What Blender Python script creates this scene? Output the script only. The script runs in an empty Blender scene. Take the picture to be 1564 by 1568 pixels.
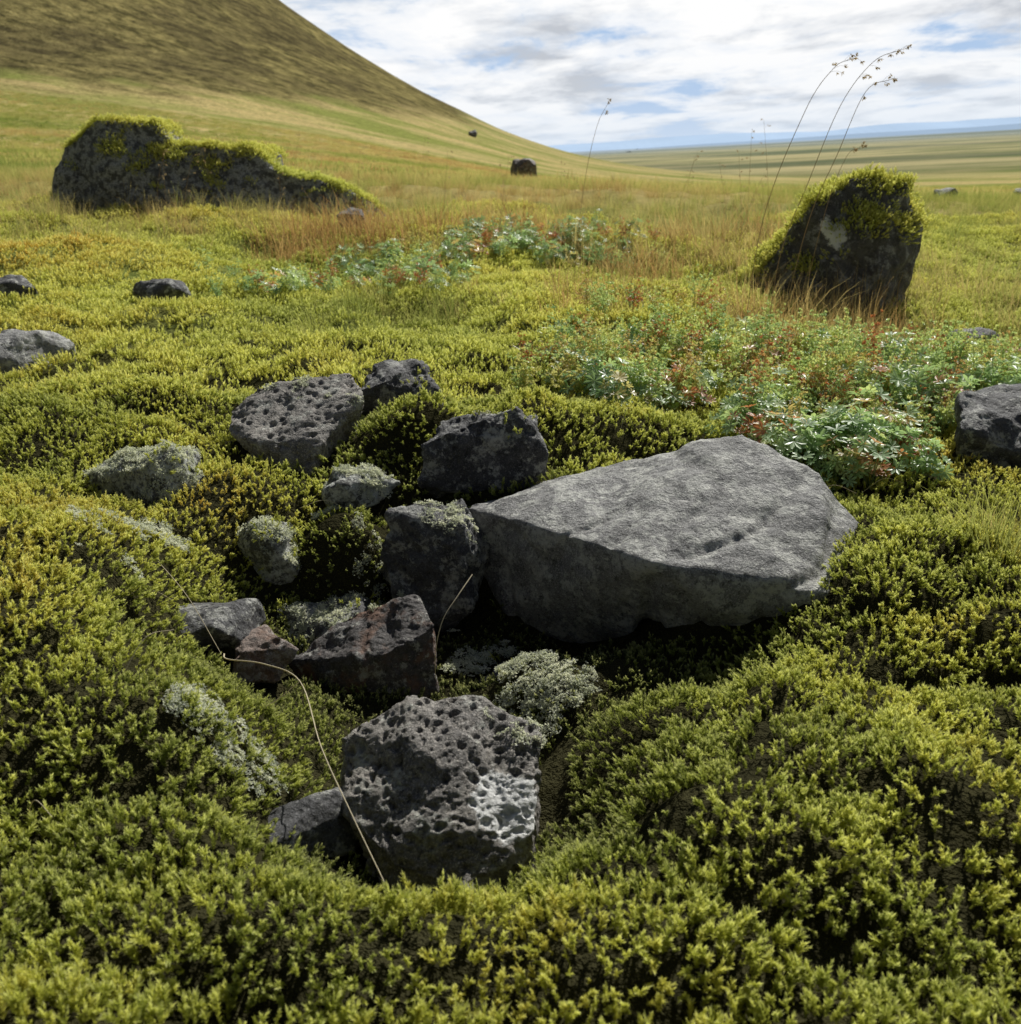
import bpy, bmesh, math, random
import numpy as np
from mathutils import Vector, noise, Matrix
from mathutils.bvhtree import BVHTree
random.seed(3); rng=np.random.default_rng(5)
scene=bpy.context.scene
scene.view_settings.view_transform='Standard'; scene.view_settings.look='None'; scene.view_settings.exposure=0
col=scene.collection

# ------------------------------------------------------------ numpy noise
def _h(i,j,s):
    n=(i*374761393+j*668265263+s*1442695041)&0x7fffffff
    n=((n^(n>>13))*1274126177)&0x7fffffff
    return ((n^(n>>16))&0xffff)/65535.0
def vn(x,y,s=0):
    xi=np.floor(x).astype(np.int64); yi=np.floor(y).astype(np.int64)
    fx=x-xi; fy=y-yi; fx=fx*fx*fx*(fx*(fx*6-15)+10); fy=fy*fy*fy*(fy*(fy*6-15)+10)
    a=_h(xi,yi,s);b=_h(xi+1,yi,s);c=_h(xi,yi+1,s);d=_h(xi+1,yi+1,s)
    return ((a+(b-a)*fx)*(1-fy)+(c+(d-c)*fx)*fy)*2-1
def fbm(x,y,w,o=3,s=0):
    r=0;a=1;t=0;x=x/w;y=y/w
    for k in range(o):
        xr=x*.8-y*.6+k*7.3; yr=x*.6+y*.8+k*3.1
        r=r+a*vn(xr,yr,s+k);t+=a;a*=.5;x=xr*2;y=yr*2
    return r/t
def ss(a,b,v):
    t=np.clip((v-a)/(b-a),0,1);return t*t*(3-2*t)
def bell(x,y,cx,cy,rx,ry,h,rot=0,e=1.4):
    c,s=math.cos(rot),math.sin(rot);dx=x-cx;dy=y-cy
    u=(dx*c+dy*s)/rx;v=(-dx*s+dy*c)/ry
    return h*np.exp(-(u*u+v*v)**e)
def hollow(x,y):
    return bell(x,y,-.20,1.30,.30,.30,1.0,0,2)+bell(x,y,-.09,.89,.20,.22,.9,0,2)+bell(x,y,.18,1.14,.20,.16,.6)+bell(x,y,.1,1.37,.14,.12,.6)
def H(x,y):
    x=np.asarray(x,float);y=np.asarray(y,float)
    r=np.sqrt(x*x+y*y)
    z=.42*np.tanh(y/12)-.525*np.tanh(x/7)
    left=1/(1+np.exp(np.clip((x+.1*np.abs(y))/(4+.07*np.abs(y)),-30,30)))
    z=z+left*.016*np.clip(y-8,0,140)
    z=z-(1-left)*8*(1-np.exp(-np.clip(r-9,0,None)/140))
    rc=np.sqrt((x+160)**2+(y-190)**2)
    z=z+245*np.clip(1-rc/238,0,1)**3
    z=z+.10*fbm(x,y,7,3,11)*ss(6,25,r)*ss(1500,200,r)+ .5*fbm(x,y,14,4,31)*ss(6,20,z)
    nf=ss(60,8,r)
    # rounded moss cushions: billowed noise gives domes separated by narrow gaps
    bil=.32-np.abs(fbm(x,y,.17,2,15));bil=.32-np.clip(np.abs(vn(x/.15+.7*vn(x/.2,y/.2,3),y/.12,21)),0,.55)
    z=z+nf*(.026*fbm(x,y,.32,3,1)+.13*fbm(x,y,.75,3,5)*ss(1.9,3.4,r)*ss(14,7,r)+.016*fbm(x,y,.12,2,9)*ss(4,2,r)-.05*bil*ss(4.5,2.5,r)*(1-np.clip(hollow(x,y),0,1)))
    z=z-.16*np.clip(hollow(x,y),0,1.08)
    z=z+bell(x,y,.62,1.25,.19,.15,.06)+bell(x,y,.34,.72,.25,.12,.035)+bell(x,y,-.64,1.10,.18,.25,.09)
    z=z+bell(x,y,.12,1.88,.24,.14,.07)+bell(x,y,-.17,1.80,.10,.08,.06)+bell(x,y,-.40,.93,.12,.1,.04)
    z=z+bell(x,y,.04,1.17,.12,.07,.05)+bell(x,y,-.27,1.50,.08,.07,.10)+bell(x,y,-.50,1.62,.12,.1,.03)
    z=z+bell(x,y,-.9,2.0,.25,.2,.04)+bell(x,y,.75,1.0,.2,.12,.03)-bell(x,y,.62,1.0,.2,.08,.03)
    return z
def Hn(x,y,e=.02):
    hx=(H(x+e,y)-H(x-e,y))/(2*e);hy=(H(x,y+e)-H(x,y-e))/(2*e)
    n=np.stack([-hx,-hy,np.ones_like(hx)],1);return n/np.linalg.norm(n,axis=1)[:,None]
def hz(x,y): return float(H(np.array([x]),np.array([y]))[0])

# ------------------------------------------------------------ material helpers
class M:
    def __init__(s,name):
        s.m=bpy.data.materials.new(name);s.m.use_nodes=True;s.t=s.m.node_tree;s.t.nodes.clear()
        s.out=s.n('ShaderNodeOutputMaterial')
    def n(s,ty,**k):
        a=s.t.nodes.new(ty)
        for q,v in k.items():
            if q.startswith('i_'):
                key=q[2:]; key=int(key) if key.isdigit() else key.replace('_',' ')
                s.set(a.inputs[key],v)
            else: setattr(a,q,v)
        return a
    def set(s,sock,v):
        if isinstance(v,bpy.types.NodeSocket): s.t.links.new(v,sock)
        else: sock.default_value=v
    def noise(s,vec,scale,detail=4,rough=.55):
        a=s.n('ShaderNodeTexNoise');s.set(a.inputs['Vector'],vec);a.inputs['Scale'].default_value=scale
        a.inputs['Detail'].default_value=detail;a.inputs['Roughness'].default_value=rough;return a.outputs['Fac']
    def ramp(s,f,stops):
        a=s.n('ShaderNodeValToRGB');s.set(a.inputs[0],f);e=a.color_ramp.elements
        while len(e)<len(stops): e.new(.5)
        for k,(p,c) in enumerate(stops):
            e[k].position=p;e[k].color=(c,c,c,1) if not hasattr(c,'__len__') else (*c,1)
        return a.outputs[0]
    def mix(s,f,a,b,bt='MIX'):
        m=s.n('ShaderNodeMix',data_type='RGBA',blend_type=bt)
        s.set(m.inputs[0],f)
        for i,v in ((6,a),(7,b)):
            if isinstance(v,tuple): v=(*v,1) if len(v)==3 else v
            s.set(m.inputs[i],v)
        return m.outputs[2]
    def math(s,op,a,b=0,c=0,clamp=False):
        m=s.n('ShaderNodeMath',operation=op,use_clamp=clamp);s.set(m.inputs[0],a);s.set(m.inputs[1],b);s.set(m.inputs[2],c);return m.outputs[0]
    def bump(s,h,st,dist,nrm=None):
        b=s.n('ShaderNodeBump');s.set(b.inputs['Height'],h);b.inputs['Strength'].default_value=st;b.inputs['Distance'].default_value=dist
        if nrm: s.set(b.inputs['Normal'],nrm)
        return b.outputs[0]

def leaf_mat(name,stops,trans=.45,rough=None,spec=.25,dark=.35,inst=True,pale=None):
    m=M(name)
    at=m.n('ShaderNodeAttribute',attribute_name='tint',attribute_type='INSTANCER' if inst else 'GEOMETRY')
    tp=m.n('ShaderNodeAttribute',attribute_name='tip')
    c=m.ramp(at.outputs['Fac'],stops)
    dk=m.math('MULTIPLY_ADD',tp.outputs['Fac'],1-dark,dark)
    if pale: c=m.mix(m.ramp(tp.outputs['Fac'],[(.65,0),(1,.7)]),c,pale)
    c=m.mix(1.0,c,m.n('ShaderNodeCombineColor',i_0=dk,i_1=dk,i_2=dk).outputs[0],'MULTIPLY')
    if rough is None:
        p=m.n('ShaderNodeBsdfDiffuse');m.set(p.inputs['Color'],c)
    else:
        p=m.n('ShaderNodeBsdfPrincipled');m.set(p.inputs['Base Color'],c);p.inputs['Roughness'].default_value=rough
        p.inputs['Specular IOR Level'].default_value=spec
    t=m.n('ShaderNodeBsdfTranslucent');m.set(t.inputs[0],m.mix(1.0,c,(1.06,1.06,.78),'MULTIPLY'))
    x=m.n('ShaderNodeMixShader');x.inputs[0].default_value=trans
    m.t.links.new(p.outputs[0],x.inputs[1]);m.t.links.new(t.outputs[0],x.inputs[2]);m.t.links.new(x.outputs[0],m.out.inputs[0])
    return m.m

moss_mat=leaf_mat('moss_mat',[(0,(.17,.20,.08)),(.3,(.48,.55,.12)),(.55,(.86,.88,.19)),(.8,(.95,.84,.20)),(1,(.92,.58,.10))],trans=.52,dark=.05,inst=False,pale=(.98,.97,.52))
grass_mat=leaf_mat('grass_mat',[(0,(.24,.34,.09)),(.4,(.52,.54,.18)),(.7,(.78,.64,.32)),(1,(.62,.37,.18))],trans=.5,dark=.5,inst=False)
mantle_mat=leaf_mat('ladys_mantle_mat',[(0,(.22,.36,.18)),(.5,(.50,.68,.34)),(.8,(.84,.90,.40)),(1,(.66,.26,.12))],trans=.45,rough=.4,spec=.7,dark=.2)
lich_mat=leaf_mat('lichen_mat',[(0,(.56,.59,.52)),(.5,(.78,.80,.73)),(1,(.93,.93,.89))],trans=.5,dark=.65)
straw_mat=leaf_mat('dry_straw_mat',[(0,(.7,.62,.45)),(1,(.7,.62,.45))],trans=.25,dark=.8,inst=False)
seed_mat=leaf_mat('seedhead_mat',[(0,(.50,.38,.25)),(1,(.50,.38,.25))],trans=.4,dark=.7,inst=False)

class MB:
    def __init__(s): s.v=[];s.f=[];s.t=[]
    def leaf(s,b,d,L,W,ta,tb,fold=.25,side=None):
        d=d.normalized()
        sd=side if side else d.cross(Vector((random.uniform(-1,1),random.uniform(-1,1),random.uniform(-.3,1))))
        if sd.length<1e-5: sd=Vector((1,0,0))
        sd.normalize();nr=d.cross(sd)
        m=b+d*L*.5;k=len(s.v)
        s.v+= [b,m+sd*W*.5+nr*W*fold,b+d*L,m-sd*W*.5+nr*W*fold]
        s.t+= [ta,(ta+tb)/2,tb,(ta+tb)/2];s.f.append((k,k+1,k+2,k+3))
    def tri(s,b,d,L,W,ta,tb):
        d=d.normalized();sd=d.cross(Vector((random.uniform(-1,1),random.uniform(-1,1),random.uniform(-.3,1))))
        if sd.length<1e-5: sd=Vector((1,0,0))
        sd.normalize();k=len(s.v)
        s.v+=[b+sd*W*.5,b-sd*W*.5,b+d*L];s.t+=[ta,ta,tb];s.f.append((k,k+1,k+2))
    def tube(s,pts,r0,r1,ta=.5,tb=1,sides=4):
        k=len(s.v);n=len(pts)
        for i,p in enumerate(pts):
            d=(pts[min(i+1,n-1)]-pts[max(i-1,0)]).normalized()
            a=d.cross(Vector((.3,.9,.2))).normalized();b=d.cross(a)
            r=r0+(r1-r0)*i/(n-1)
            for j in range(sides):
                an=2*math.pi*j/sides;s.v.append(p+(a*math.cos(an)+b*math.sin(an))*r);s.t.append(ta+(tb-ta)*i/(n-1))
        for i in range(n-1):
            for j in range(sides):
                s.f.append((k+i*sides+j,k+i*sides+(j+1)%sides,k+(i+1)*sides+(j+1)%sides,k+(i+1)*sides+j))
    def axis(s,p0,p1,n,L,W,spread,t0,t1,startfrac=.25):
        ax=(p1-p0);al=ax.length;ax.normalize()
        a=ax.cross(Vector((.31,.2,.9)));
        if a.length<.05:a=ax.cross(Vector((1,0,0)))
        a.normalize();b=ax.cross(a);ph=random.uniform(0,6)
        for i in range(n):
            q=startfrac+(1-startfrac)*i/n
            an=ph+i*2.4;sp=spread*(1-.6*max(0,(q-.7)/.3))*random.uniform(.8,1.2)
            d=ax*math.cos(sp)+(a*math.cos(an)+b*math.sin(an))*math.sin(sp)
            tt=(t0+(t1-t0)*q)
            s.tri(p0+ax*al*q,d,L*random.uniform(.75,1.2),W,tt*.75,tt)
    def obj(s,name,mat,smooth=False):
        me=bpy.data.meshes.new(name);me.from_pydata([tuple(v) for v in s.v],[],s.f)
        a=me.attributes.new('tip','FLOAT','POINT');a.data.foreach_set('value',np.clip(s.t,0,1))
        me.materials.append(mat)
        return bpy.data.objects.new(name,me)

def U(a,b): return random.uniform(a,b)
def coll(name,objs):
    c=bpy.data.collections.new(name)
    for o in objs: c.objects.link(o)
    return c
shoots=[]
for k in range(10):
    mb=MB();h=U(.017,.028);lean=Vector((U(-.4,.4)*h,U(-.4,.4)*h,h))
    mb.axis(Vector((0,0,-.004)),lean,28,.0040,.0015,.75,.08,1.1,.35)
    for j in range(random.randint(4,6)):
        q=U(.35,.8);an=U(0,6.3);b0=lean*q;bl=U(.004,.008)
        d=Vector((math.cos(an)*.75,math.sin(an)*.75,U(.7,1.2))).normalized()
        mb.axis(b0,b0+d*bl,10,.0031,.0013,.65,q*.85,min(1.05,q+.4),.1)
    shoots.append(mb.obj('moss_shoot_%d'%k,moss_mat))
c_shoot=coll('moss_shoots',shoots)
clumps=[]
for k in range(8):
    mb=MB()
    for j in range(26):
        r=.042*math.sqrt(random.random());an=U(0,6.3);x,y=r*math.cos(an),r*math.sin(an)
        h=U(.012,.030)*(1-.3*(r/.042)**2)
        mb.axis(Vector((x,y,-.005)),Vector((x*1.25+U(-.004,.004),y*1.25+U(-.004,.004),h)),9,.0072,.0032,.68,.08,1.1,.35)
    clumps.append(mb.obj('moss_clump_%d'%k,moss_mat))
c_clump=coll('moss_clumps',clumps)
def tuft(k,n,R,hmin,hmax,w,lean,seg=3):
    mb=MB()
    for j in range(n):
        r=R*math.sqrt(random.random());an=U(0,6.3);p=Vector((r*math.cos(an),r*math.sin(an),-.01))
        h=U(hmin,hmax);a2=an+U(-1,1);d=Vector((math.cos(a2),math.sin(a2),0))*U(.1,lean)
        sd=Vector((-math.sin(a2+U(-.8,.8)),math.cos(a2),0)).normalized()
        if seg==1:
            k0=len(mb.v);mb.v+=[p-sd*w*.5,p+sd*w*.5,p+Vector((0,0,h*.8))+d*h];mb.t+=[.2,.2,1];mb.f.append((k0,k0+1,k0+2));continue
        for i in range(seg+1):
            q=i/seg;c=p+Vector((0,0,h*(q-.25*d.length*q*q)))+d*h*q*q
            ww=w*(1-q*.92)*.5;i0=len(mb.v);mb.v+=[c-sd*ww,c+sd*ww];mb.t+=[q,q]
            if i: mb.f.append((i0-2,i0-1,i0+1,i0))
    return mb.obj('tuft_%d'%k,grass_mat)
c_tuft=coll('grass_tufts',[tuft(k,34,.07,.07,.19,.0026,.9) for k in range(5)])
c_tuftfar=coll('grass_tufts_far',[tuft(20+k,55,.28,.06,.17,.013,.9,1) for k in range(4)])
def mantle(k):
    mb=MB()
    for j in range(random.randint(10,14)):
        an=U(0,6.3);r=U(.01,.05);h=U(.02,.075)
        top=Vector((math.cos(an)*r,math.sin(an)*r,h));base=Vector((0,0,-.01))
        mb.tube([base,(base+top)*.5+Vector((0,0,.006)),top],.0006,.0005,.2,.6,3)
        up=Vector((math.cos(an)*.5+U(-.5,.5),math.sin(an)*.5+U(-.5,.5),1)).normalized()
        a=up.cross(Vector((math.sin(an),-math.cos(an),.1))).normalized();b=up.cross(a)
        L=U(.013,.022)
        for i in range(7):
            f=-2.3+4.6*i/6
            d=(a*math.cos(f)+b*math.sin(f)+up*.22).normalized();sd=d.cross(up).normalized()
            w=L*.36;k0=len(mb.v);q=top
            mid=q+d*L*.62;tip=q+d*L
            mb.v+=[q,mid+sd*w*.5+up*w*.16,tip+sd*w*.22,tip-sd*w*.22,mid-sd*w*.5+up*w*.16,mid,tip]
            mb.t+=[.7,1,1,1,1,.85,.95]
            mb.f+=[(k0,k0+1,k0+2,k0+6,k0+5),(k0,k0+5,k0+6,k0+3,k0+4)]
    return mb.obj('mantle_%d'%k,mantle_mat)
c_mantle=coll('mantle_plants',[mantle(k) for k in range(6)])
def flower(k):
    mb=MB()
    for s_ in range(random.randint(3,5)):
        an=U(0,6.3);h=U(.06,.12);top=Vector((math.cos(an)*U(.01,.04),math.sin(an)*U(.01,.04),h))
        mb.tube([Vector((0,0,-.01)),top*.5+Vector((0,0,.01)),top],.0007,.0005,.3,.8,3)
        for j in range(9):
            q=U(.45,1);c=top*q+Vector((U(-.014,.014),U(-.014,.014),U(-.004,.006)))
            mb.tube([top*q*.95,c],.0004,.0003,.6,.8,3)
            for i in range(8):
                mb.leaf(c,Vector((U(-1,1),U(-1,1),U(-.3,1))),U(.003,.007),.0035,.8,1)
    return mb.obj('mantle_flower_%d'%k,mantle_mat)
c_flower=coll('mantle_flowers',[flower(k) for k in range(5)])
def lich(k):
    mb=MB()
    for j in range(26):
        an=U(0,6.3);r=U(0,.015);p=Vector((math.cos(an)*r,math.sin(an)*r,U(-.002,.002)))
        for i in range(3):
            d=Vector((U(-1,1),U(-1,1),U(.0,.6)));mb.leaf(p,d,U(.003,.006),U(.002,.0045),.3,1,U(-.5,.5));
    return mb.obj('lichen_tuft_%d'%k,lich_mat)
c_lich=coll('lichen_tufts',[lich(k) for k in range(5)])

# ------------------------------------------------------------ scatter through geometry nodes
def scatter(name,P,Nn,scl,tint,collection,nvar,jit=.25,real=False):
    P=np.asarray(P);n=len(P)
    if n==0:return
    tint=np.asarray(tint)+rng.uniform(-.12,.12,n)
    Nn=Nn+rng.normal(0,jit,(n,3))*np.array([1,1,.2]);Nn/=np.linalg.norm(Nn,axis=1)[:,None]
    ps=rng.uniform(-math.pi,math.pi,n);c,s=np.cos(-ps),np.sin(-ps)
    lx=Nn[:,0]*c-Nn[:,1]*s;ly=Nn[:,0]*s+Nn[:,1]*c;lz=Nn[:,2]
    rot=np.stack([-np.arcsin(np.clip(ly,-1,1)),np.arctan2(lx,lz),ps],1)
    me=bpy.data.meshes.new(name);me.vertices.add(n);me.vertices.foreach_set('co',P.astype(np.float32).ravel())
    me.attributes.new('rot','FLOAT_VECTOR','POINT').data.foreach_set('vector',rot.astype(np.float32).ravel())
    me.attributes.new('scl','FLOAT','POINT').data.foreach_set('value',np.asarray(scl,np.float32))
    me.attributes.new('tint','FLOAT','POINT').data.foreach_set('value',np.clip(tint,0,1).astype(np.float32))
    me.attributes.new('idx','INT','POINT').data.foreach_set('value',rng.integers(0,nvar,n).astype(np.int32))
    o=bpy.data.objects.new(name,me);col.objects.link(o)
    g=bpy.data.node_groups.new(name+'_gn','GeometryNodeTree')
    g.interface.new_socket('Geometry',in_out='INPUT',socket_type='NodeSocketGeometry')
    g.interface.new_socket('Geometry',in_out='OUTPUT',socket_type='NodeSocketGeometry')
    gi=g.nodes.new('NodeGroupInput');go=g.nodes.new('NodeGroupOutput')
    ip=g.nodes.new('GeometryNodeInstanceOnPoints');ci=g.nodes.new('GeometryNodeCollectionInfo')
    ci.inputs[0].default_value=collection;ci.inputs['Separate Children'].default_value=True;ci.inputs['Reset Children'].default_value=True
    def na(t,nm):
        a=g.nodes.new('GeometryNodeInputNamedAttribute');a.data_type=t;a.inputs['Name'].default_value=nm
        return [q for q in a.outputs if q.enabled][0]
    er=g.nodes.new('FunctionNodeEulerToRotation')
    L=g.links.new
    L(gi.outputs[0],ip.inputs['Points']);L(ci.outputs[0],ip.inputs['Instance']);ip.inputs['Pick Instance'].default_value=True
    L(na('INT','idx'),ip.inputs['Instance Index']);L(na('FLOAT_VECTOR','rot'),er.inputs[0]);L(er.outputs[0],ip.inputs['Rotation'])
    L(na('FLOAT','scl'),ip.inputs['Scale'])
    if real:
        rl=g.nodes.new('GeometryNodeRealizeInstances');L(ip.outputs[0],rl.inputs[0]);L(rl.outputs[0],go.inputs[0])
    else: L(ip.outputs[0],go.inputs[0])
    md=o.modifiers.new('scatter','NODES');md.node_group=g
    return o

# ------------------------------------------------------------ rock material
def rock_mat(name,c0,c1,pore=0.0,pscale=60,lichen=.0,lcol=(.36,.37,.32),spots=(),rust=0,bumpd=.008,mid=0):
    m=M(name);pos=m.n('ShaderNodeNewGeometry').outputs['Position']
    c=m.mix(m.ramp(m.noise(pos,9,6,.65),[(.35,0),(.65,1)]),c0,c1)
    c=m.mix(m.ramp(m.noise(pos,45,6,.7),[(.40,.6),(.55,0)]),c,tuple(v*.45 for v in c0))
    sp=m.noise(pos,420,3,.6)
    c=m.mix(m.ramp(sp,[(.52,0),(.68,.7)]),c,tuple(min(1,v*1.9+.02) for v in c1))
    c=m.mix(m.ramp(m.noise(pos,160,4,.6),[(.3,.8),(.46,0)]),c,(.02,.019,.018))
    if rust: c=m.mix(m.ramp(m.noise(pos,22,5,.6),[(.5,0),(.62,rust)]),c,(.26,.12,.06))
    if lichen:
        f=m.ramp(m.noise(pos,26,8,.72),[(.62-lichen*.25,0),(.66-lichen*.25,1)])
        f=m.math('MULTIPLY',f,m.ramp(m.noise(pos,130,5,.7),[(.38,.1),(.55,.9)]))
        c=m.mix(f,c,lcol)
    for (x,y,z,r) in spots:
        v=m.n('ShaderNodeVectorMath',operation='DISTANCE');m.set(v.inputs[0],pos);v.inputs[1].default_value=(x,y,z)
        d=m.math('ADD',m.math('DIVIDE',v.outputs['Value'],r),m.math('MULTIPLY',m.math('SUBTRACT',m.noise(pos,1.6/r,7,.75),.5),1.1))
        c=m.mix(m.ramp(d,[(.85,1),(.95,0)]),c,m.mix(m.noise(pos,90,4,.6),(.8,.8,.77),(.95,.95,.93)))
    p=m.n('ShaderNodeBsdfPrincipled');m.set(p.inputs['Base Color'],c);p.inputs['Roughness'].default_value=.7;p.inputs['Specular IOR Level'].default_value=.5
    h=m.math('ADD',m.noise(pos,70,8,.7),m.math('MULTIPLY',m.noise(pos,330,4,.7),.45))
    if mid: h=m.math('ADD',h,m.math('MULTIPLY',m.noise(pos,24,6,.65),mid))
    nb=m.bump(h,1.0,bumpd)
    if pore:
        v=m.n('ShaderNodeTexVoronoi');m.set(v.inputs['Vector'],pos);v.inputs['Scale'].default_value=pscale
        nb=m.bump(m.ramp(v.outputs['Distance'],[(.15,0),(.42,1)]),pore,.004,nb)
    m.set(p.inputs['Normal'],nb);m.t.links.new(p.outputs[0],m.out.inputs[0]);return m.m

rocks=[];bv_v=[];bv_f=[];bv_id=[]
def rock(name,groups,mat,voxel,smooth=6,amp=.01,fs=.08,pore=None,loc=(0,0,0),rz=0,big=0,sharp=1.0):
    bm=bmesh.new()
    for g in groups:
        b2=bmesh.new()
        for p in g:b2.verts.new(p)
        r=bmesh.ops.convex_hull(b2,input=b2.verts)
        bmesh.ops.delete(b2,geom=[e for e in set(r['geom_interior']+r['geom_unused']) if isinstance(e,bmesh.types.BMVert)],context='VERTS')
        bmesh.ops.recalc_face_normals(b2,faces=b2.faces)
        me=bpy.data.meshes.new('t');b2.to_mesh(me);b2.free();bm.from_mesh(me);bpy.data.meshes.remove(me)
    me=bpy.data.meshes.new(name+'_h');bm.to_mesh(me);bm.free()
    o=bpy.data.objects.new('tmp',me);col.objects.link(o)
    md=o.modifiers.new('r','REMESH');md.mode='VOXEL';md.voxel_size=voxel
    sm=o.modifiers.new('s','SMOOTH');sm.factor=.5;sm.iterations=smooth
    dg=bpy.context.evaluated_depsgraph_get();dg.update();ev=o.evaluated_get(dg);m2=bpy.data.meshes.new_from_object(ev)
    bpy.data.objects.remove(o);m2.name=name
    sd=Vector((random.uniform(0,50),random.uniform(0,50),0))
    vs=[v.co.copy() for v in m2.vertices];ns=[v.normal.copy() for v in m2.vertices]
    out=[]
    for p,n in zip(vs,ns):
        q=p/fs+sd
        if big:
            # creased slab: long low swells separated by a few narrow creases
            wq=noise.noise_vector(p*6+sd)*.4
            qq=Vector((p.x*.5+p.y*.5,p.y*1.1-p.x*1.0,p.z*.8))/(fs*1.7)+sd+wq
            d=big*min(abs(noise.noise(qq)),.2)*2.6+big*.40*noise.fractal(p/.075+sd,.9,2.1,5)-big*.4
        else:
            d=amp*(noise.fractal(q,.9,2.1,5)*.8+ (abs(noise.noise(q*.9+Vector((9,2,5))))-.25)*1.1*sharp)
            vd=noise.voronoi(q*.8)[0];d+=amp*.7*(vd[1]-vd[0]-.35)*sharp
        if pore:
            ps,pd=pore
            w=p+noise.noise_vector(p/ps)*ps*.35
            f=noise.voronoi(w/ps)[0][0];d-=pd*max(0,1-(f/.42)**2)*(.4+.9*max(0,noise.noise(p/ps*.5)+.5))
            f=noise.voronoi(w/ps*2.3+sd)[0][0];d-=pd*.4*max(0,1-(f/.4)**2)
        out.append(p+n*d)
    R=Matrix.Translation(loc)@Matrix.Rotation(rz,4,'Z')
    out=[R@p for p in out]
    for v,p in zip(m2.vertices,out): v.co=p
    m2.polygons.foreach_set('use_smooth',[True]*len(m2.polygons));m2.materials.clear();m2.materials.append(mat)
    c=sum(out,Vector())/len(out)
    m2.transform(Matrix.Translation(-c));ob=bpy.data.objects.new(name,m2);ob.location=c;col.objects.link(ob)
    k=len(bv_v);bv_v.extend(out);i=len(rocks)
    for f in m2.polygons: bv_f.append(tuple(k+a for a in f.vertices));bv_id.append(i)
    rocks.append(ob);return ob
def blob(seed,sx,sy,sz,n=13):
    r=random.Random(seed);P=[]
    for i in range(n):
        z=1-2*(i+.5)/n;a=i*2.4+r.uniform(-.7,.7);q=math.sqrt(1-z*z);k=r.uniform(.8,1.2)
        x,y=math.cos(a)*q*k,math.sin(a)*q*k;z*=k
        f=lambda t:math.copysign(abs(t)**.7,t)
        P.append((f(x)*sx,f(y)*sy,f(z)*sz))
    return [P]

m_main=rock_mat('basalt_grey',(.20,.197,.196),(.36,.355,.34),.2,55,.5,(.58,.58,.53),bumpd=.008,mid=2.0)
POR=dict(c0=(.20,.185,.17),c1=(.37,.34,.30),pore=.5,pscale=120,lichen=.3,lcol=(.52,.52,.46))
m_por=rock_mat('basalt_porous',**POR)
m_dark=rock_mat('basalt_dark',(.065,.065,.07),(.12,.118,.12),.6,90,.42,(.46,.46,.42))
m_rust=rock_mat('basalt_rusty',(.065,.06,.06),(.115,.10,.095),.6,90,.35,(.42,.41,.37),rust=.6)
m_red=rock_mat('scoria_red',(.16,.12,.10),(.24,.18,.15),.5,110,.4,(.44,.40,.37),rust=.4)
m_lich=rock_mat('lichened_basalt',(.07,.07,.07),(.13,.13,.12),.4,90,.65,(.64,.66,.60))
m_boul=rock_mat('boulder_basalt',(.06,.06,.062),(.13,.13,.13),.2,30,.6,(.40,.41,.40))
m_stand=rock_mat('standing_basalt',(.075,.07,.07),(.13,.125,.122),.2,30,.4,(.34,.34,.33),spots=[(1.225,3.66,.29,.085)])

rock('basalt_rock',[
 [(.38,1.53,.155),(.32,1.56,.14),(.48,1.44,.115),(.54,1.41,.04),(.425,1.215,.015),(.40,1.22,-.02),(.282,1.23,-.01),
  (.19,1.25,.06),(.11,1.325,.066),(.2,1.66,.05),(.45,1.66,.03),(.56,1.52,-.02),(.256,1.296,-.13),(.165,1.57,.09),(.35,1.24,.04),(.45,1.4,-.17),(.2,1.5,-.17)],
 [(-.07,1.50,.065),(.017,1.50,.085),(-.063,1.50,-.03),(-.018,1.447,-.10),(.029,1.43,-.15),(.06,1.42,.070),(.0,1.46,.070),(.11,1.325,.066),(.19,1.25,.058),
  (.167,1.356,-.15),(-.03,1.62,.03),(.1,1.64,.06),(.2,1.62,.095),(.3,1.55,.11),(.3,1.35,.06),(0,1.55,-.17),(.2,1.4,-.17)]],m_main,.005,2,.006,.09,big=.014,sharp=.6)
pr=rock('porous_rock',[[(-.20,.943,0),(-.128,.97,.035),(-.043,.96,.035),(.018,.93,.012),(.012,.825,-.04),(-.135,.79,-.05),(-.19,.86,-.035),(-.08,.88,.022),
  (-.13,.78,-.17),(0,.80,-.17),(-.20,.95,-.15),(.01,1.02,-.15),(-.15,1.03,-.15),(-.06,.775,-.07)]],m_por,.0026,4,.008,.06,pore=(.0135,.0085))
_b=BVHTree.FromPolygons(bv_v,bv_f)
_h0=_b.ray_cast(Vector((-.020,.845,2)),Vector((0,0,-1)))[0]
pr.data.materials[0]=rock_mat('basalt_porous_lichen_spot',spots=[(_h0.x,_h0.y,_h0.z,.040)],**POR)
def place(name,x,y,s,mat,seed,dz=0,vox=.005,rz=0,amp=.008,pore=None,sm=3,fs=.06):
    return rock(name,blob(seed,*s),mat,vox,sm,amp,fs,pore,(x,y,hz(x,y)+dz),rz)
rock('rusty_rock',[[(-.12,-.01,.02),(-.03,.04,.065),(.07,.04,.09),(.105,-.02,.07),(.09,-.05,-.08),(-.06,-.06,-.06),(-.11,.04,-.02),(.08,.07,-.05),(0,.08,0),(.03,-.055,.045)]],m_rust,.0035,3,.008,.05,(.011,.003),(-.215,1.265,-.085),0)
place('red_scoria_stone',-.355,1.23,(.055,.045,.04),m_red,4,.045,.003,.3,.008,(.01,.003))
place('dark_flat_stone',-.44,1.25,(.09,.07,.04),m_dark,7,.02,.004,.2,.006)
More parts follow.
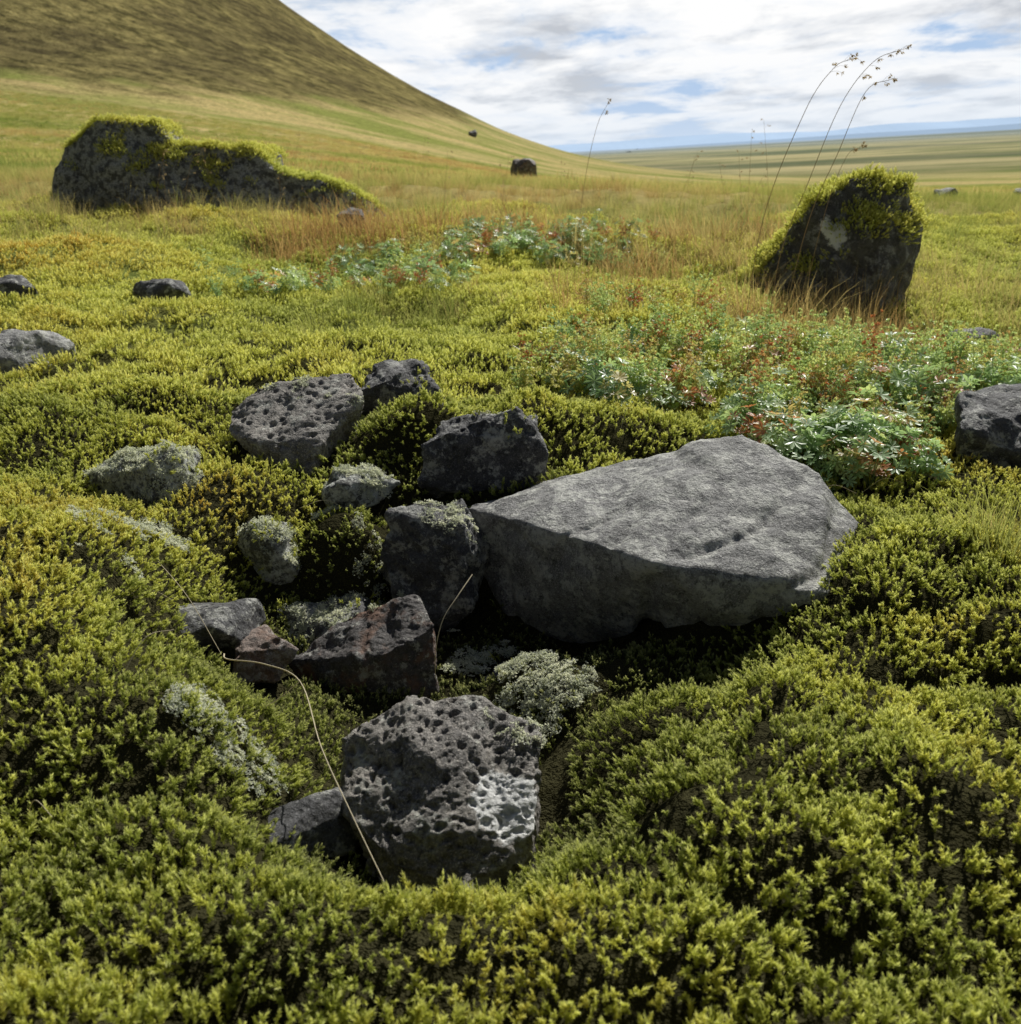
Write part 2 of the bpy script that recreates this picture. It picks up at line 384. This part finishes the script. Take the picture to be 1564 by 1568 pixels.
rock('pockmarked_rock',[[(-.14,.05,.04),(-.09,.10,.075),(.09,.12,.09),(.125,.05,.065),(.05,-.07,-.01),(.02,-.11,-.10),(-.07,-.05,.0),(-.13,0,.01),(.09,.08,-.08),(-.09,.08,-.08),(.0,-.05,-.08)]],m_por,.0045,3,.007,.07,(.018,.008),(-.39,1.79,hz(-.39,1.79)+.025),0)
place('basalt_stone',-.215,2.06,(.11,.08,.085),m_dark,9,.04,.005,.5,.012,(.018,.006))
place('basalt_stone',-.045,1.67,(.115,.07,.09),m_dark,12,.015,.004,.0,.012,(.015,.005))
place('basalt_stone',-.12,1.46,(.10,.08,.12),m_dark,16,.075,.004,.8,.014,(.014,.005))
place('lichen_covered_rock',-.62,1.62,(.11,.08,.08),m_lich,18,.012,.004,.2,.012,(.012,.003))
place('lichen_covered_rock',-.385,1.50,(.07,.05,.06),m_lich,22,.02,.004,1.2,.012,(.012,.003))
place('lichen_covered_rock',-.265,1.63,(.07,.05,.05),m_lich,26,.012,.004,.4,.010,(.012,.003))
place('dark_flat_stone',-.235,.85,(.075,.05,.04),m_dark,27,.0,.004,.4,.006)
place('basalt_stone',-.02,1.28,(.07,.05,.04),m_dark,28,-.02,.004,1.0,.01)
place('basalt_stone',-.30,1.40,(.10,.07,.05),m_dark,29,.0,.004,.2,.01)
place('basalt_stone',-1.21,2.45,(.13,.1,.075),m_main,30,.02,.006,.3,.01,(.018,.003))
place('basalt_stone',-1.64,3.33,(.12,.1,.07),m_dark,33,.03,.007,.3,.01)
place('basalt_stone',-1.12,3.32,(.095,.07,.045),m_dark,36,.03,.006,.0,.01)
place('basalt_rock',.99,1.86,(.16,.13,.115),m_dark,39,.04,.006,.9,.012)
place('basalt_stone',1.44,3.0,(.1,.08,.09),m_dark,42,.06,.006,.3,.01)
place('basalt_stone',-.73,5.3,(.09,.08,.07),m_dark,45,.04,.008,.3,.01)
def sh(g,dy=0,k=1.0): return [(x,y+dy,z*k-.05*x) for x,y,z in g]
rock('mossy_boulder',[
 sh([(-.95,-.2,-.1),(-.95,-.25,.15),(-.84,-.2,.42),(-.62,-.18,.56),(-.30,-.12,.54),(-.18,-.2,.42),(-.1,-.38,-.1),(-.85,.3,.36),(-.3,.3,.48),(-.95,.35,-.1),(-.1,.35,-.1),(-.5,-.36,.2)],0,1.07),
 sh([(-.3,-.35,-.1),(-.25,-.2,.44),(0,-.18,.39),(.22,-.14,.42),(.33,-.2,.31),(.35,-.35,-.1),(.1,-.36,.15),(-.3,.3,.40),(.3,.3,.38),(.3,.35,-.1),(-.3,.35,-.1)],0,1.05),
 sh([(.2,-.35,-.1),(.28,-.2,.33),(.62,-.18,.27),(.85,-.15,.17),(1.0,-.05,-.05),(.9,-.3,-.1),(.3,.3,.28),(.8,.3,.15),(.9,.3,-.1),(.2,.3,-.1)])],
 m_boul,.014,5,.045,.30,None,(-1.6,6.2,hz(-1.6,6.2)-.01),0)
rock('standing_stone',[
 sh([(-.23,-.05,.28),(-.15,-.08,.37),(-.03,-.06,.44),(.09,-.05,.46),(.19,-.04,.43),(.26,0,.34),(.26,-.05,.22),(.18,-.1,-.1),(-.1,-.17,.2),(-.2,-.15,-.1),(.02,-.2,-.1),(.06,-.19,.24),(-.05,.2,.38),(.2,.18,.36),(.25,.2,-.1),(-.2,.2,-.1)]),
 sh([(-.42,-.02,-.05),(-.38,0,.06),(-.27,-.03,.16),(-.18,-.06,.30),(-.2,-.12,-.1),(-.4,.15,.05),(-.2,.15,.25),(-.1,.1,-.1)])],
 m_stand,.010,3,.026,.13,None,(1.34,3.85,hz(1.34,3.85)-.01),0)
place('distant_rock',.78,26,(.38,.3,.3),m_rust,50,.32,.03,.3,.05,None,3,.3)
place('distant_rock',-1.9,112,(.6,.5,.4),m_dark,53,.2,.1,.3,.15,None,3,.8)
place('distant_rock',6.6,12.8,(.16,.12,.12),m_dark,54,.06,.02,.3,.02,None,3,.2)
place('distant_rock',5.3,12.1,(.16,.12,.1),m_dark,56,.05,.02,.3,.02,None,3,.2)

bvh=BVHTree.FromPolygons(bv_v,bv_f)
def rock_top(xs,ys):
    z=np.full(len(xs),-99.);N=np.zeros((len(xs),3));I=np.full(len(xs),-1)
    for i in range(len(xs)):
        h=bvh.ray_cast(Vector((xs[i],ys[i],6)),Vector((0,0,-1)))
        if h[0] is not None:
            z[i]=h[0].z;n=h[1];n=n if n.z>0 else -n;N[i]=n;I[i]=bv_id[h[2]]
    return z,N,I

# ------------------------------------------------------------ terrain
n=300;k=10.4;s_=.35
ux=np.linspace(-1,1,2*n+1);xs=s_*np.sinh(k*ux)
uy=np.arange(-110,n+1)/n;ys=1.2+s_*np.sinh(k*uy)
X,Y=np.meshgrid(xs,ys);Z=H(X.ravel(),Y.ravel())
co=np.stack([X.ravel(),Y.ravel(),Z],1)
nx,ny=len(xs),len(ys)
idx=np.arange(nx*ny).reshape(ny,nx)
F=np.stack([idx[:-1,:-1].ravel(),idx[:-1,1:].ravel(),idx[1:,1:].ravel(),idx[1:,:-1].ravel()],1)
me=bpy.data.meshes.new('ground_terrain');me.vertices.add(len(co));me.vertices.foreach_set('co',co.astype(np.float32).ravel())
me.loops.add(F.size);me.loops.foreach_set('vertex_index',F.ravel().astype(np.int32))
me.polygons.add(len(F));me.polygons.foreach_set('loop_start',np.arange(0,F.size,4,dtype=np.int32));me.polygons.foreach_set('loop_total',np.full(len(F),4,np.int32))
me.update();me.validate();me.polygons.foreach_set('use_smooth',np.ones(len(F),bool))
gr=bpy.data.objects.new('ground',me);col.objects.link(gr)
m=M('ground_mat');pos=m.n('ShaderNodeNewGeometry').outputs['Position']
sp=m.n('ShaderNodeSeparateXYZ');m.set(sp.inputs[0],pos)
ln=m.n('ShaderNodeVectorMath',operation='LENGTH');m.set(ln.inputs[0],pos);r=ln.outputs['Value']
def mapr(v,a,b):
    q=m.n('ShaderNodeMapRange',interpolation_type='SMOOTHSTEP');m.set(q.inputs[0],v);q.inputs[1].default_value=a;q.inputs[2].default_value=b;return q.outputs[0]
near=m.mix(m.noise(pos,14,5,.6),(.02,.02,.012),(.07,.065,.03))
mid=m.mix(m.ramp(m.noise(pos,3,6,.6),[(.4,0),(.6,1)]),(.20,.24,.06),(.38,.38,.11))
mp=m.n('ShaderNodeMapping');m.set(mp.inputs[0],pos);mp.inputs['Scale'].default_value=(.35,1,1)
mead=m.mix(m.ramp(m.noise(mp.outputs[0],.16,7,.6),[(.42,0),(.58,1)]),(.34,.37,.10),(.68,.54,.24))
mead=m.mix(m.ramp(m.noise(pos,2.2,8,.7),[(.35,.6),(.55,0)]),mead,(.20,.20,.07))
heath=m.mix(m.ramp(m.noise(pos,.55,8,.75),[(.40,0),(.60,1)]),(.09,.08,.035),(.38,.32,.13))
heath=m.mix(m.ramp(m.noise(pos,.09,6,.6),[(.42,.5),(.56,0)]),heath,(.08,.065,.04))
plain=m.mix(m.ramp(m.noise(mp.outputs[0],.02,9,.7),[(.42,0),(.58,1)]),(.18,.21,.09),(.56,.48,.26))
plain=m.mix(m.ramp(m.noise(mp.outputs[0],.004,6,.65),[(.5,0),(.58,.7)]),plain,(.14,.16,.10))
zz=m.math('ADD',sp.outputs[2],m.math('MULTIPLY',m.math('SUBTRACT',m.noise(pos,.09,6,.6),.5),9))
zz=m.math('ADD',zz,m.math('MULTIPLY',m.math('ADD',sp.outputs[0],55),.07))
c=m.mix(mapr(r,2.2,4),near,mid);c=m.mix(mapr(r,4.5,9),c,mead)
c=m.mix(mapr(r,80,250),c,plain);c=m.mix(m.math('MULTIPLY',mapr(zz,7.5,10.0),m.math('MULTIPLY',mapr(sp.outputs[2],2.5,4.5),1.0)),c,heath)
c=m.mix(m.math('MULTIPLY',mapr(r,150,3800),.85),c,(.36,.45,.57))  # bluish air haze painted into the ground colour by distance
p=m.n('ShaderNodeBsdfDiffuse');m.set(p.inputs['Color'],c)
hb=m.math('ADD',m.noise(pos,40,6,.7),m.math('MULTIPLY',m.noise(pos,2.5,8,.75),9))
hb=m.math('ADD',hb,m.math('MULTIPLY',m.math('MULTIPLY',m.noise(pos,.5,6,.7),mapr(r,30,90)),60))
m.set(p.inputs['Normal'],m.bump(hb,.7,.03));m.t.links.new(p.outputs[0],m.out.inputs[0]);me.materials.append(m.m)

def ridge(name,dist,hmax,x0,x1,seed,colr,base):
    N=160;V=[];Fc=[]
    for i in range(N+1):
        x=x0+(x1-x0)*i/N
        h=hmax*(.45+.55*float(fbm(np.array([x]),np.array([seed*91.]),2600,5,seed)[0]))*math.sin(math.pi*i/N)**.5
        V+=[(x,dist-500,base-20),(x,dist,base+max(h,2)),(x,dist+900,base-20)]
    for i in range(N):
        a=3*i;Fc+=[(a,a+3,a+4,a+1),(a+1,a+4,a+5,a+2)]
    me=bpy.data.meshes.new(name);me.from_pydata(V,[],Fc);ob=bpy.data.objects.new(name,me);col.objects.link(ob)
    mm=M(name+'_mat');ps=mm.n('ShaderNodeNewGeometry').outputs['Position']
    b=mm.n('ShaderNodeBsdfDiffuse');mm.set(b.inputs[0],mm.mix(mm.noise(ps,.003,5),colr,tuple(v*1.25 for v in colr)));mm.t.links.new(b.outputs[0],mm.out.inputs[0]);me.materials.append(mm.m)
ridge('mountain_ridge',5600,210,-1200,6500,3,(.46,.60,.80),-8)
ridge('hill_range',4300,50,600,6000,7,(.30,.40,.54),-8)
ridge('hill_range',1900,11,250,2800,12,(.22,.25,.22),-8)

# ------------------------------------------------------------ moss scatter
def region(y0,y1,dens,wide=.66,pad=.2):
    A=(y1-y0)*2*(wide*y1+pad);N=int(A*dens)
    x=rng.uniform(-(wide*y1+pad),wide*y1+pad,N);y=rng.uniform(y0,y1,N)
    k=np.abs(x)<wide*y+pad;return x[k],y[k]
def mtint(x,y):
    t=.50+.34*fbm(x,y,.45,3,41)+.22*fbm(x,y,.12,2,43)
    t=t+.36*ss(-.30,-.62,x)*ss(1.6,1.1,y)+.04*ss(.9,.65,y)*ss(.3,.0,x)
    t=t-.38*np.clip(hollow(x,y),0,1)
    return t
x,y=region(.38,2.1,16000,.64,.12)
z,N_,I=rock_top(x,y);g=H(x,y)
hl=np.clip(hollow(x,y),0,1)
keep=(z<g+.004)&((hl<.7)|(fbm(x,y,.11,2,77)>-.35))
keep&=rng.uniform(0,1,len(x))<np.where(y>1.5,.72,.94)
keep&=(y>1.3)|(fbm(x,y,.04,2,99)>np.where((x>.15)&(y<.95),-.42,-.6))
x,y,g=x[keep],y[keep],g[keep]
hl=hl[keep]
nr=Hn(x,y)
sc=(.82+.34*fbm(x,y,.05,2,51)+rng.uniform(-.25,.3,len(x)))*(1+.12*ss(1.0,.6,y)+.15*ss(1.5,2.2,y))*(1-.25*hl)
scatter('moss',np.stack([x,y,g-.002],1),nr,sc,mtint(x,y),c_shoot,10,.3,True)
x,y=region(2.05,7.5,520,.64,.3)
z,N_,I=rock_top(x,y);g=H(x,y)
md=fbm(x,y,1.1,3,61)+ss(4.6,7.5,y)*.9
keep=(z<g+.01)&((md<.5)|(x<-1.0)&(y<6.0))
keep&=rng.uniform(0,1,len(x))<np.where(y>4,.72,1.0)
x,y,g=x[keep],y[keep],g[keep]
scatter('moss',np.stack([x,y,g-.004],1),Hn(x,y,.05),rng.uniform(.7,1.25,len(x))*(1+.13*(y-2.6)/3),.54+.24*fbm(x,y,.7,3,63)+.32*fbm(x,y,.75,3,5)*ss(1.9,3.4,y),c_clump,8,.25,True)  # tint follows the hummock noise: shade in the dips is put into the colour
def rockmoss(names,dens,thr,nz,w,seed):
    ids=[i for i,o in enumerate(rocks) if o.name in names]
    PX=[];PN=[]
    for i in ids:
        o=rocks[i];v=np.array([tuple(q.co) for q in o.data.vertices])+np.array(o.location)
        a,b=v.min(0),v.max(0);Nn=int((b[0]-a[0])*(b[1]-a[1])*dens)
        xx=rng.uniform(a[0],b[0],Nn);yy=rng.uniform(a[1],b[1],Nn);z,Nr,I=rock_top(xx,yy)
        k=(I==i)&(Nr[:,2]>nz)&(fbm(xx,yy,w,3,seed)>thr)&(z>H(xx,yy)-.01)
        PX.append(np.stack([xx,yy,z],1)[k]);PN.append(Nr[k])
    return np.concatenate(PX),np.concatenate(PN)
P,Nn=rockmoss({'mossy_boulder'},2100,-.6,.68,.4,71)
P2,N2=rockmoss({'standing_stone'},3200,-.6,.62,.3,73)
P=np.concatenate([P,P2]);Nn=np.concatenate([Nn,N2])
scatter('rock_moss',P,Nn,rng.uniform(.75,1.25,len(P)),.54+.2*fbm(P[:,0],P[:,1],.3,2,5),c_clump,8,.3,True)
P,Nn=rockmoss({'lichen_covered_rock','lichen_covered_rock.001','lichen_covered_rock.002','basalt_stone','basalt_stone.001','dark_flat_stone','basalt_stone.004','basalt_stone.003'},9000,.18,.45,.07,75)
scatter('rock_moss',P,Nn,rng.uniform(.5,.85,len(P)),np.full(len(P),.45),c_shoot,10,.3,True)
PL=[];NL=[]
for nm,d,th,w in (({'lichen_covered_rock','lichen_covered_rock.001','lichen_covered_rock.002'},20000,-.05,.05),({'basalt_stone.002','basalt_stone.004'},12000,.0,.05),({'porous_rock','rusty_rock'},8000,.33,.05),({'pockmarked_rock','basalt_stone.001'},5500,.28,.07)):
    a,b=rockmoss(nm,d,th,.1,w,81);PL.append(a);NL.append(b)
xx=rng.uniform(-.8,.1,12000);yy=rng.uniform(.85,1.9,12000);z,_,_=rock_top(xx,yy);g=H(xx,yy)
kk=(z<g)&(fbm(xx,yy,.13,3,83)>.27)&(hollow(xx,yy)>.05);PL.append(np.stack([xx,yy,g+.017],1)[kk]);NL.append(Hn(xx,yy)[kk])
P=np.concatenate(PL);Nn=np.concatenate(NL)
scatter('lichen',P,Nn,rng.uniform(.3,.8,len(P)),rng.uniform(.1,.95,len(P)),c_lich,5,.3)

# ------------------------------------------------------------ meadow grass
x,y=region(4.2,15,62,.64,.4)
z,_,_=rock_top(x,y);g=H(x,y)
k=(z<g)&(rng.uniform(0,1,len(x))<ss(3.8,7,y)+.35*(fbm(x,y,1.1,3,61)>.2))
x,y,g=x[k],y[k],g[k]
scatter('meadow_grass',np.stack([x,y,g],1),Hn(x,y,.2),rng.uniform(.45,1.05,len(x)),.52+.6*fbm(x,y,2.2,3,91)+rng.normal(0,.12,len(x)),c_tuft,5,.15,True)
x,y=region(13,70,7,.62,1)
g=H(x,y)
scatter('meadow_grass',np.stack([x,y,g],1),Hn(x,y,.4),rng.uniform(.7,1.3,len(x)),.52+.65*fbm(x*.35,y,4,3,93)+rng.normal(0,.08,len(x)),c_tuftfar,4,.12,True)
P=[];T=[];S=[]
def spot(cx,cy,r,n_,t,s):
    for i in range(n_):
        a=U(0,6.3);q=r*math.sqrt(random.random());px,py=cx+q*math.cos(a),cy+q*math.sin(a)
        P.append((px,py,hz(px,py)));T.append(t+U(-.15,.15));S.append(s*U(.7,1.2))
spot(.72,1.33,.05,9,.45,.7);spot(.70,1.18,.04,2,.5,.5)
spot(1.1,3.15,.35,36,.85,1.0);spot(.95,2.75,.3,24,.75,.9);spot(1.2,3.5,.4,30,.8,1.1)
spot(-.35,3.35,.22,26,.4,.8);spot(-.5,3.0,.15,8,.3,.8);spot(-.75,5.0,.5,55,.98,1.1);spot(0.2,3.6,.5,24,.7,.7);spot(-1.4,5.6,.6,40,.7,.9)
spot(1.6,2.9,.4,26,.7,.8);spot(-.1,5.2,.6,55,.9,1.1);spot(.9,4.6,.6,70,.85,1.2);spot(1.3,2.2,.25,12,.5,.7);spot(.45,3.3,.4,20,.85,.8)
spot(1.3,4.6,.9,70,.65,1.1);spot(2.0,3.9,.7,55,.6,.9);spot(-2.4,5.4,.7,50,.6,.9)
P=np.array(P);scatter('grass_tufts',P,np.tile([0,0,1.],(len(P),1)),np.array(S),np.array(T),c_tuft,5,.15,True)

# ------------------------------------------------------------ lady's mantle
def patch(cx,cy,rx,ry,n_,rot,t,s,L):
    for i in range(n_):
        a=U(0,6.3);q=math.sqrt(random.random());u,v=q*rx*math.cos(a),q*ry*math.sin(a)
        px=cx+u*math.cos(rot)-v*math.sin(rot);py=cy+u*math.sin(rot)+v*math.cos(rot)
        if fbm(np.array([px]),np.array([py]),.18,2,19)[0]<-.25: continue
        if bvh.ray_cast(Vector((px,py,6)),Vector((0,0,-1)))[0] is not None: continue
        tt=t+U(-.3,.3);tt=.97 if random.random()<.14 else min(tt,.8)
        L.append((px,py,hz(px,py)+.008,tt,s*U(.7,1.2)))
A=[];B=[]
patch(.48,1.98,.32,.17,120,-.35,.4,1.1,A);patch(.62,1.76,.17,.11,55,0,.42,1.05,A);patch(1.0,2.2,.3,.22,80,.2,.4,1.15,A)
patch(.55,2.35,.45,.3,65,0,.5,1.05,A);patch(.22,4.75,.5,.35,70,0,.3,1.2,A);patch(-.5,3.65,.4,.28,50,.3,.35,.95,A);patch(-.4,4.4,.4,.25,32,0,.35,1.1,A)
patch(1.25,2.75,.5,.3,50,0,.45,1.0,A)
patch(.44,2.28,.45,.30,270,0,.77,1.1,B);patch(1.1,2.38,.4,.35,220,0,.77,1.1,B);patch(-.6,3.7,.5,.4,70,0,.6,1,B);patch(.78,1.98,.3,.2,80,0,.77,.9,B);patch(.2,4.6,.6,.4,60,0,.6,1.1,B);patch(.75,2.9,.5,.25,60,0,.76,1.1,B)
for nm,L,c_,nv in (('ladys_mantle',A,c_mantle,6),('ladys_mantle_flowers',B,c_flower,5)):
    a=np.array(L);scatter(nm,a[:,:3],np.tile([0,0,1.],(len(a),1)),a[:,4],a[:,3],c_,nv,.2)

# ------------------------------------------------------------ grass stalks and straws
def smoothpath(pts,n=8):
    pts=[Vector(p) for p in pts];P=[pts[0]*2-pts[1]]+pts+[pts[-1]*2-pts[-2]];o=[]
    for i in range(1,len(P)-2):
        for j in range(n):
            t=j/n;a,b,c,d=P[i-1:i+3]
            o.append(.5*((2*b)+(c-a)*t+(2*a-5*b+4*c-d)*t*t+(3*b-a-3*c+d)*t**3))
    o.append(pts[-1]);return o
def stalk(pts,head=8,r=.0008,spreadh=.03,seeds=5):
    mb=MB();pp=smoothpath(pts);mb.tube(pp,r,r*.55,.6,1,5)
    for i in range(head):
        b=pp[-1-int(i*1.6)] if i*1.6<len(pp)-2 else pp[-2]
        d=Vector((U(-.3,1),U(-.5,.5),U(-.3,.35))).normalized();e=b+d*spreadh*U(.5,1.1)
        mb.tube([b,(b+e)*.5+Vector((0,0,.003)),e],.0003,.00025,.8,1,3)
        for j in range(seeds):
            q=b.lerp(e,U(.55,1.05));mb.leaf(q,Vector((U(-.2,1),U(-.4,.4),U(-1,.2))),U(.006,.010),.0028,.8,1);mb.leaf(q,Vector((U(-.2,1),U(-.4,.4),U(-1,.2))),U(.006,.009),.0028,.8,1)
    o=mb.obj('grass_stalk',seed_mat);col.objects.link(o);return o
stalk([(.62,2.55,.02),(.68,2.6,.40),(.775,2.6,.66),(.84,2.6,.755),(.885,2.6,.775)],7,.0011)
stalk([(.70,2.6,.02),(.727,2.6,.305),(.795,2.6,.50),(.864,2.6,.673),(.936,2.6,.765),(1.005,2.6,.79)],9,.0011)
stalk([(.72,2.6,.02),(.80,2.62,.38),(.87,2.62,.56),(.93,2.62,.70),(.985,2.6,.725)],6,.0011)
stalk([(.80,2.6,.02),(.80,2.6,.2),(.84,2.6,.42),(.885,2.6,.55),(.92,2.6,.57)],5)
stalk([(.25,3.5,.06),(.30,3.5,.45),(.35,3.5,.66),(.395,3.5,.746)],4,.001,.015,4)
for i in range(22):
    a=U(-2.2,1.6);b=U(4.0,6.5);h=U(.3,.55);z0=hz(a,b);l=U(-.08,.12)
    stalk([(a,b,z0),(a+l*.3,b,z0+h*.5),(a+l,b,z0+h)],5,.0009,.03,4)
def straw(pts,r=.0009):
    mb=MB();mb.tube(smoothpath(pts),r,r*.5,.9,1,6);o=mb.obj('dry_grass_straw',straw_mat);col.objects.link(o)
straw([(-.40,1.2,-.02),(-.378,1.145,.0),(-.31,1.07,.03),(-.255,1.013,.035),(-.208,.875,.035),(-.165,.78,.02),(-.129,.709,.0)],.0010)
straw([(-.06,1.31,.03),(-.08,1.275,.015),(-.103,1.247,-.01),(-.115,1.23,-.05),(-.118,1.225,-.09)],.0008)
straw([(-.63,1.5,.08),(-.53,1.35,.07),(-.45,1.24,.05),(-.39,1.16,.0)],.0007)
straw([(-.255,1.013,.035),(-.30,1.0,.01),(-.40,.96,-.01)],.0006)
for i in range(10):
    a=U(-.7,.8);b=U(.7,2.0);z0=hz(a,b);an=U(0,6.3);L=U(.04,.1)
    straw([(a,b,z0+.01),(a+math.cos(an)*L*.5,b+math.sin(an)*L*.5,z0+.04),(a+math.cos(an)*L,b+math.sin(an)*L,z0+.035)],.0005)

# ------------------------------------------------------------ light
EL,AZ=math.radians(41),math.radians(28)
S=Vector((math.sin(AZ)*math.cos(EL),math.cos(AZ)*math.cos(EL),math.sin(EL)))
sun=bpy.data.lights.new('sun','SUN');sun.energy=5.0;sun.angle=math.radians(.5);sun.color=(1,.97,.89)
so=bpy.data.objects.new('sun',sun);so.rotation_euler=(-S).to_track_quat('-Z','Y').to_euler();so.location=(5,12,10);col.objects.link(so)
w=bpy.data.worlds.new('World');scene.world=w;w.use_nodes=True;t=w.node_tree;t.nodes.clear()
def N(ty,**k):
    a=t.nodes.new(ty)
    for q,v in k.items():setattr(a,q,v)
    return a
Lk=t.links.new
def wm(op,a,b=0.,clamp=False):
    q=N('ShaderNodeMath',operation=op,use_clamp=clamp)
    for i,v in ((0,a),(1,b)):
        if isinstance(v,(int,float)): q.inputs[i].default_value=v
        else: Lk(v,q.inputs[i])
    return q.outputs[0]
def rp(f,st):
    a=N('ShaderNodeValToRGB');Lk(f,a.inputs[0]);e=a.color_ramp.elements
    while len(e)<len(st):e.new(.5)
    for i,(p,c) in enumerate(st):e[i].position=p;e[i].color=(*c,1) if hasattr(c,'__len__') else (c,c,c,1)
    return a.outputs[0]
def wmix(f,a,b):
    q=N('ShaderNodeMix',data_type='RGBA')
    for i,v in ((0,f),(6,a),(7,b)):
        if isinstance(v,tuple): q.inputs[i].default_value=(*v,1)
        elif isinstance(v,(int,float)): q.inputs[i].default_value=v
        else: Lk(v,q.inputs[i])
    return q.outputs[2]
STR=.06
sky=N('ShaderNodeTexSky',sky_type='NISHITA');sky.sun_disc=False;sky.sun_elevation=EL;sky.sun_rotation=AZ;sky.air_density=1.0;sky.dust_density=.5
tc=N('ShaderNodeTexCoord');sx=N('ShaderNodeSeparateXYZ');Lk(tc.outputs['Generated'],sx.inputs[0])
el=sx.outputs[2]
zz=wm('ADD',wm('MAXIMUM',el,0.),.13)
cv=N('ShaderNodeCombineXYZ');Lk(wm('DIVIDE',sx.outputs[0],zz),cv.inputs[0]);Lk(wm('DIVIDE',sx.outputs[1],zz),cv.inputs[1])
mp=N('ShaderNodeMapping');Lk(cv.outputs[0],mp.inputs[0]);mp.inputs['Rotation'].default_value=(0,0,.3);mp.inputs['Scale'].default_value=(1.2,1,1);mp.inputs['Location'].default_value=(2.3,.7,0)
def wn(sc,de,ro,di=0.):
    q=N('ShaderNodeTexNoise');Lk(mp.outputs[0],q.inputs['Vector']);q.inputs['Scale'].default_value=sc;q.inputs['Detail'].default_value=de;q.inputs['Roughness'].default_value=ro;q.inputs['Distortion'].default_value=di;return q.outputs['Fac']
n1=wn(.95,10,.62,.3);n2=wn(1.25,9,.6,.2)
mask=rp(n1,[(.37,0),(.45,.8),(.53,1)])
fade=rp(el,[(.14,1),(.32,.10)])
mask=wm('MULTIPLY',mask,fade)
hb_=(.42,.58,.82);hb_=tuple(v/STR for v in hb_)
base=wmix(rp(el,[(.10,1),(.25,0)]),sky.outputs[0],hb_)
cl=rp(n2,[(.35,(.55,.58,.63)),(.45,(.84,.86,.89)),(.52,(1.0,1.0,1.0))])
vs_=N('ShaderNodeVectorMath',operation='SCALE');Lk(cl,vs_.inputs[0]);vs_.inputs['Scale'].default_value=1/STR
c=wmix(mask,base,vs_.outputs[0])
haze=rp(el,[(0.0,.7),(.04,.2),(.08,0)])
c=wmix(haze,c,(.70/STR,.79/STR,.90/STR))
# sky and clouds dimmed on the side away from the sun, to cut fill light
dt=N('ShaderNodeVectorMath',operation='DOT_PRODUCT');Lk(tc.outputs['Generated'],dt.inputs[0]);dt.inputs[1].default_value=(.25,.97,0)
side=rp(wm('ADD',wm('MULTIPLY',dt.outputs['Value'],.5),.5),[(.25,.28),(.85,1)])
v2=N('ShaderNodeVectorMath',operation='MULTIPLY');Lk(c,v2.inputs[0]);Lk(side,v2.inputs[1])
bg=N('ShaderNodeBackground');bg.inputs[1].default_value=STR;Lk(v2.outputs[0],bg.inputs[0]);wo=N('ShaderNodeOutputWorld');Lk(bg.outputs[0],wo.inputs[0])

# ------------------------------------------------------------ camera
cam=bpy.data.cameras.new('camera');cam.sensor_width=36;cam.lens=34.58;cam.clip_start=.02;cam.clip_end=20000
cam.dof.use_dof=True;cam.dof.focus_distance=1.45;cam.dof.aperture_fstop=11
co_=bpy.data.objects.new('camera',cam)
co_.matrix_world=Matrix.Translation((0,0,.6))@Matrix.Rotation(math.radians(70),4,'X')@Matrix.Rotation(math.radians(-3),4,'Z')
col.objects.link(co_);scene.camera=co_
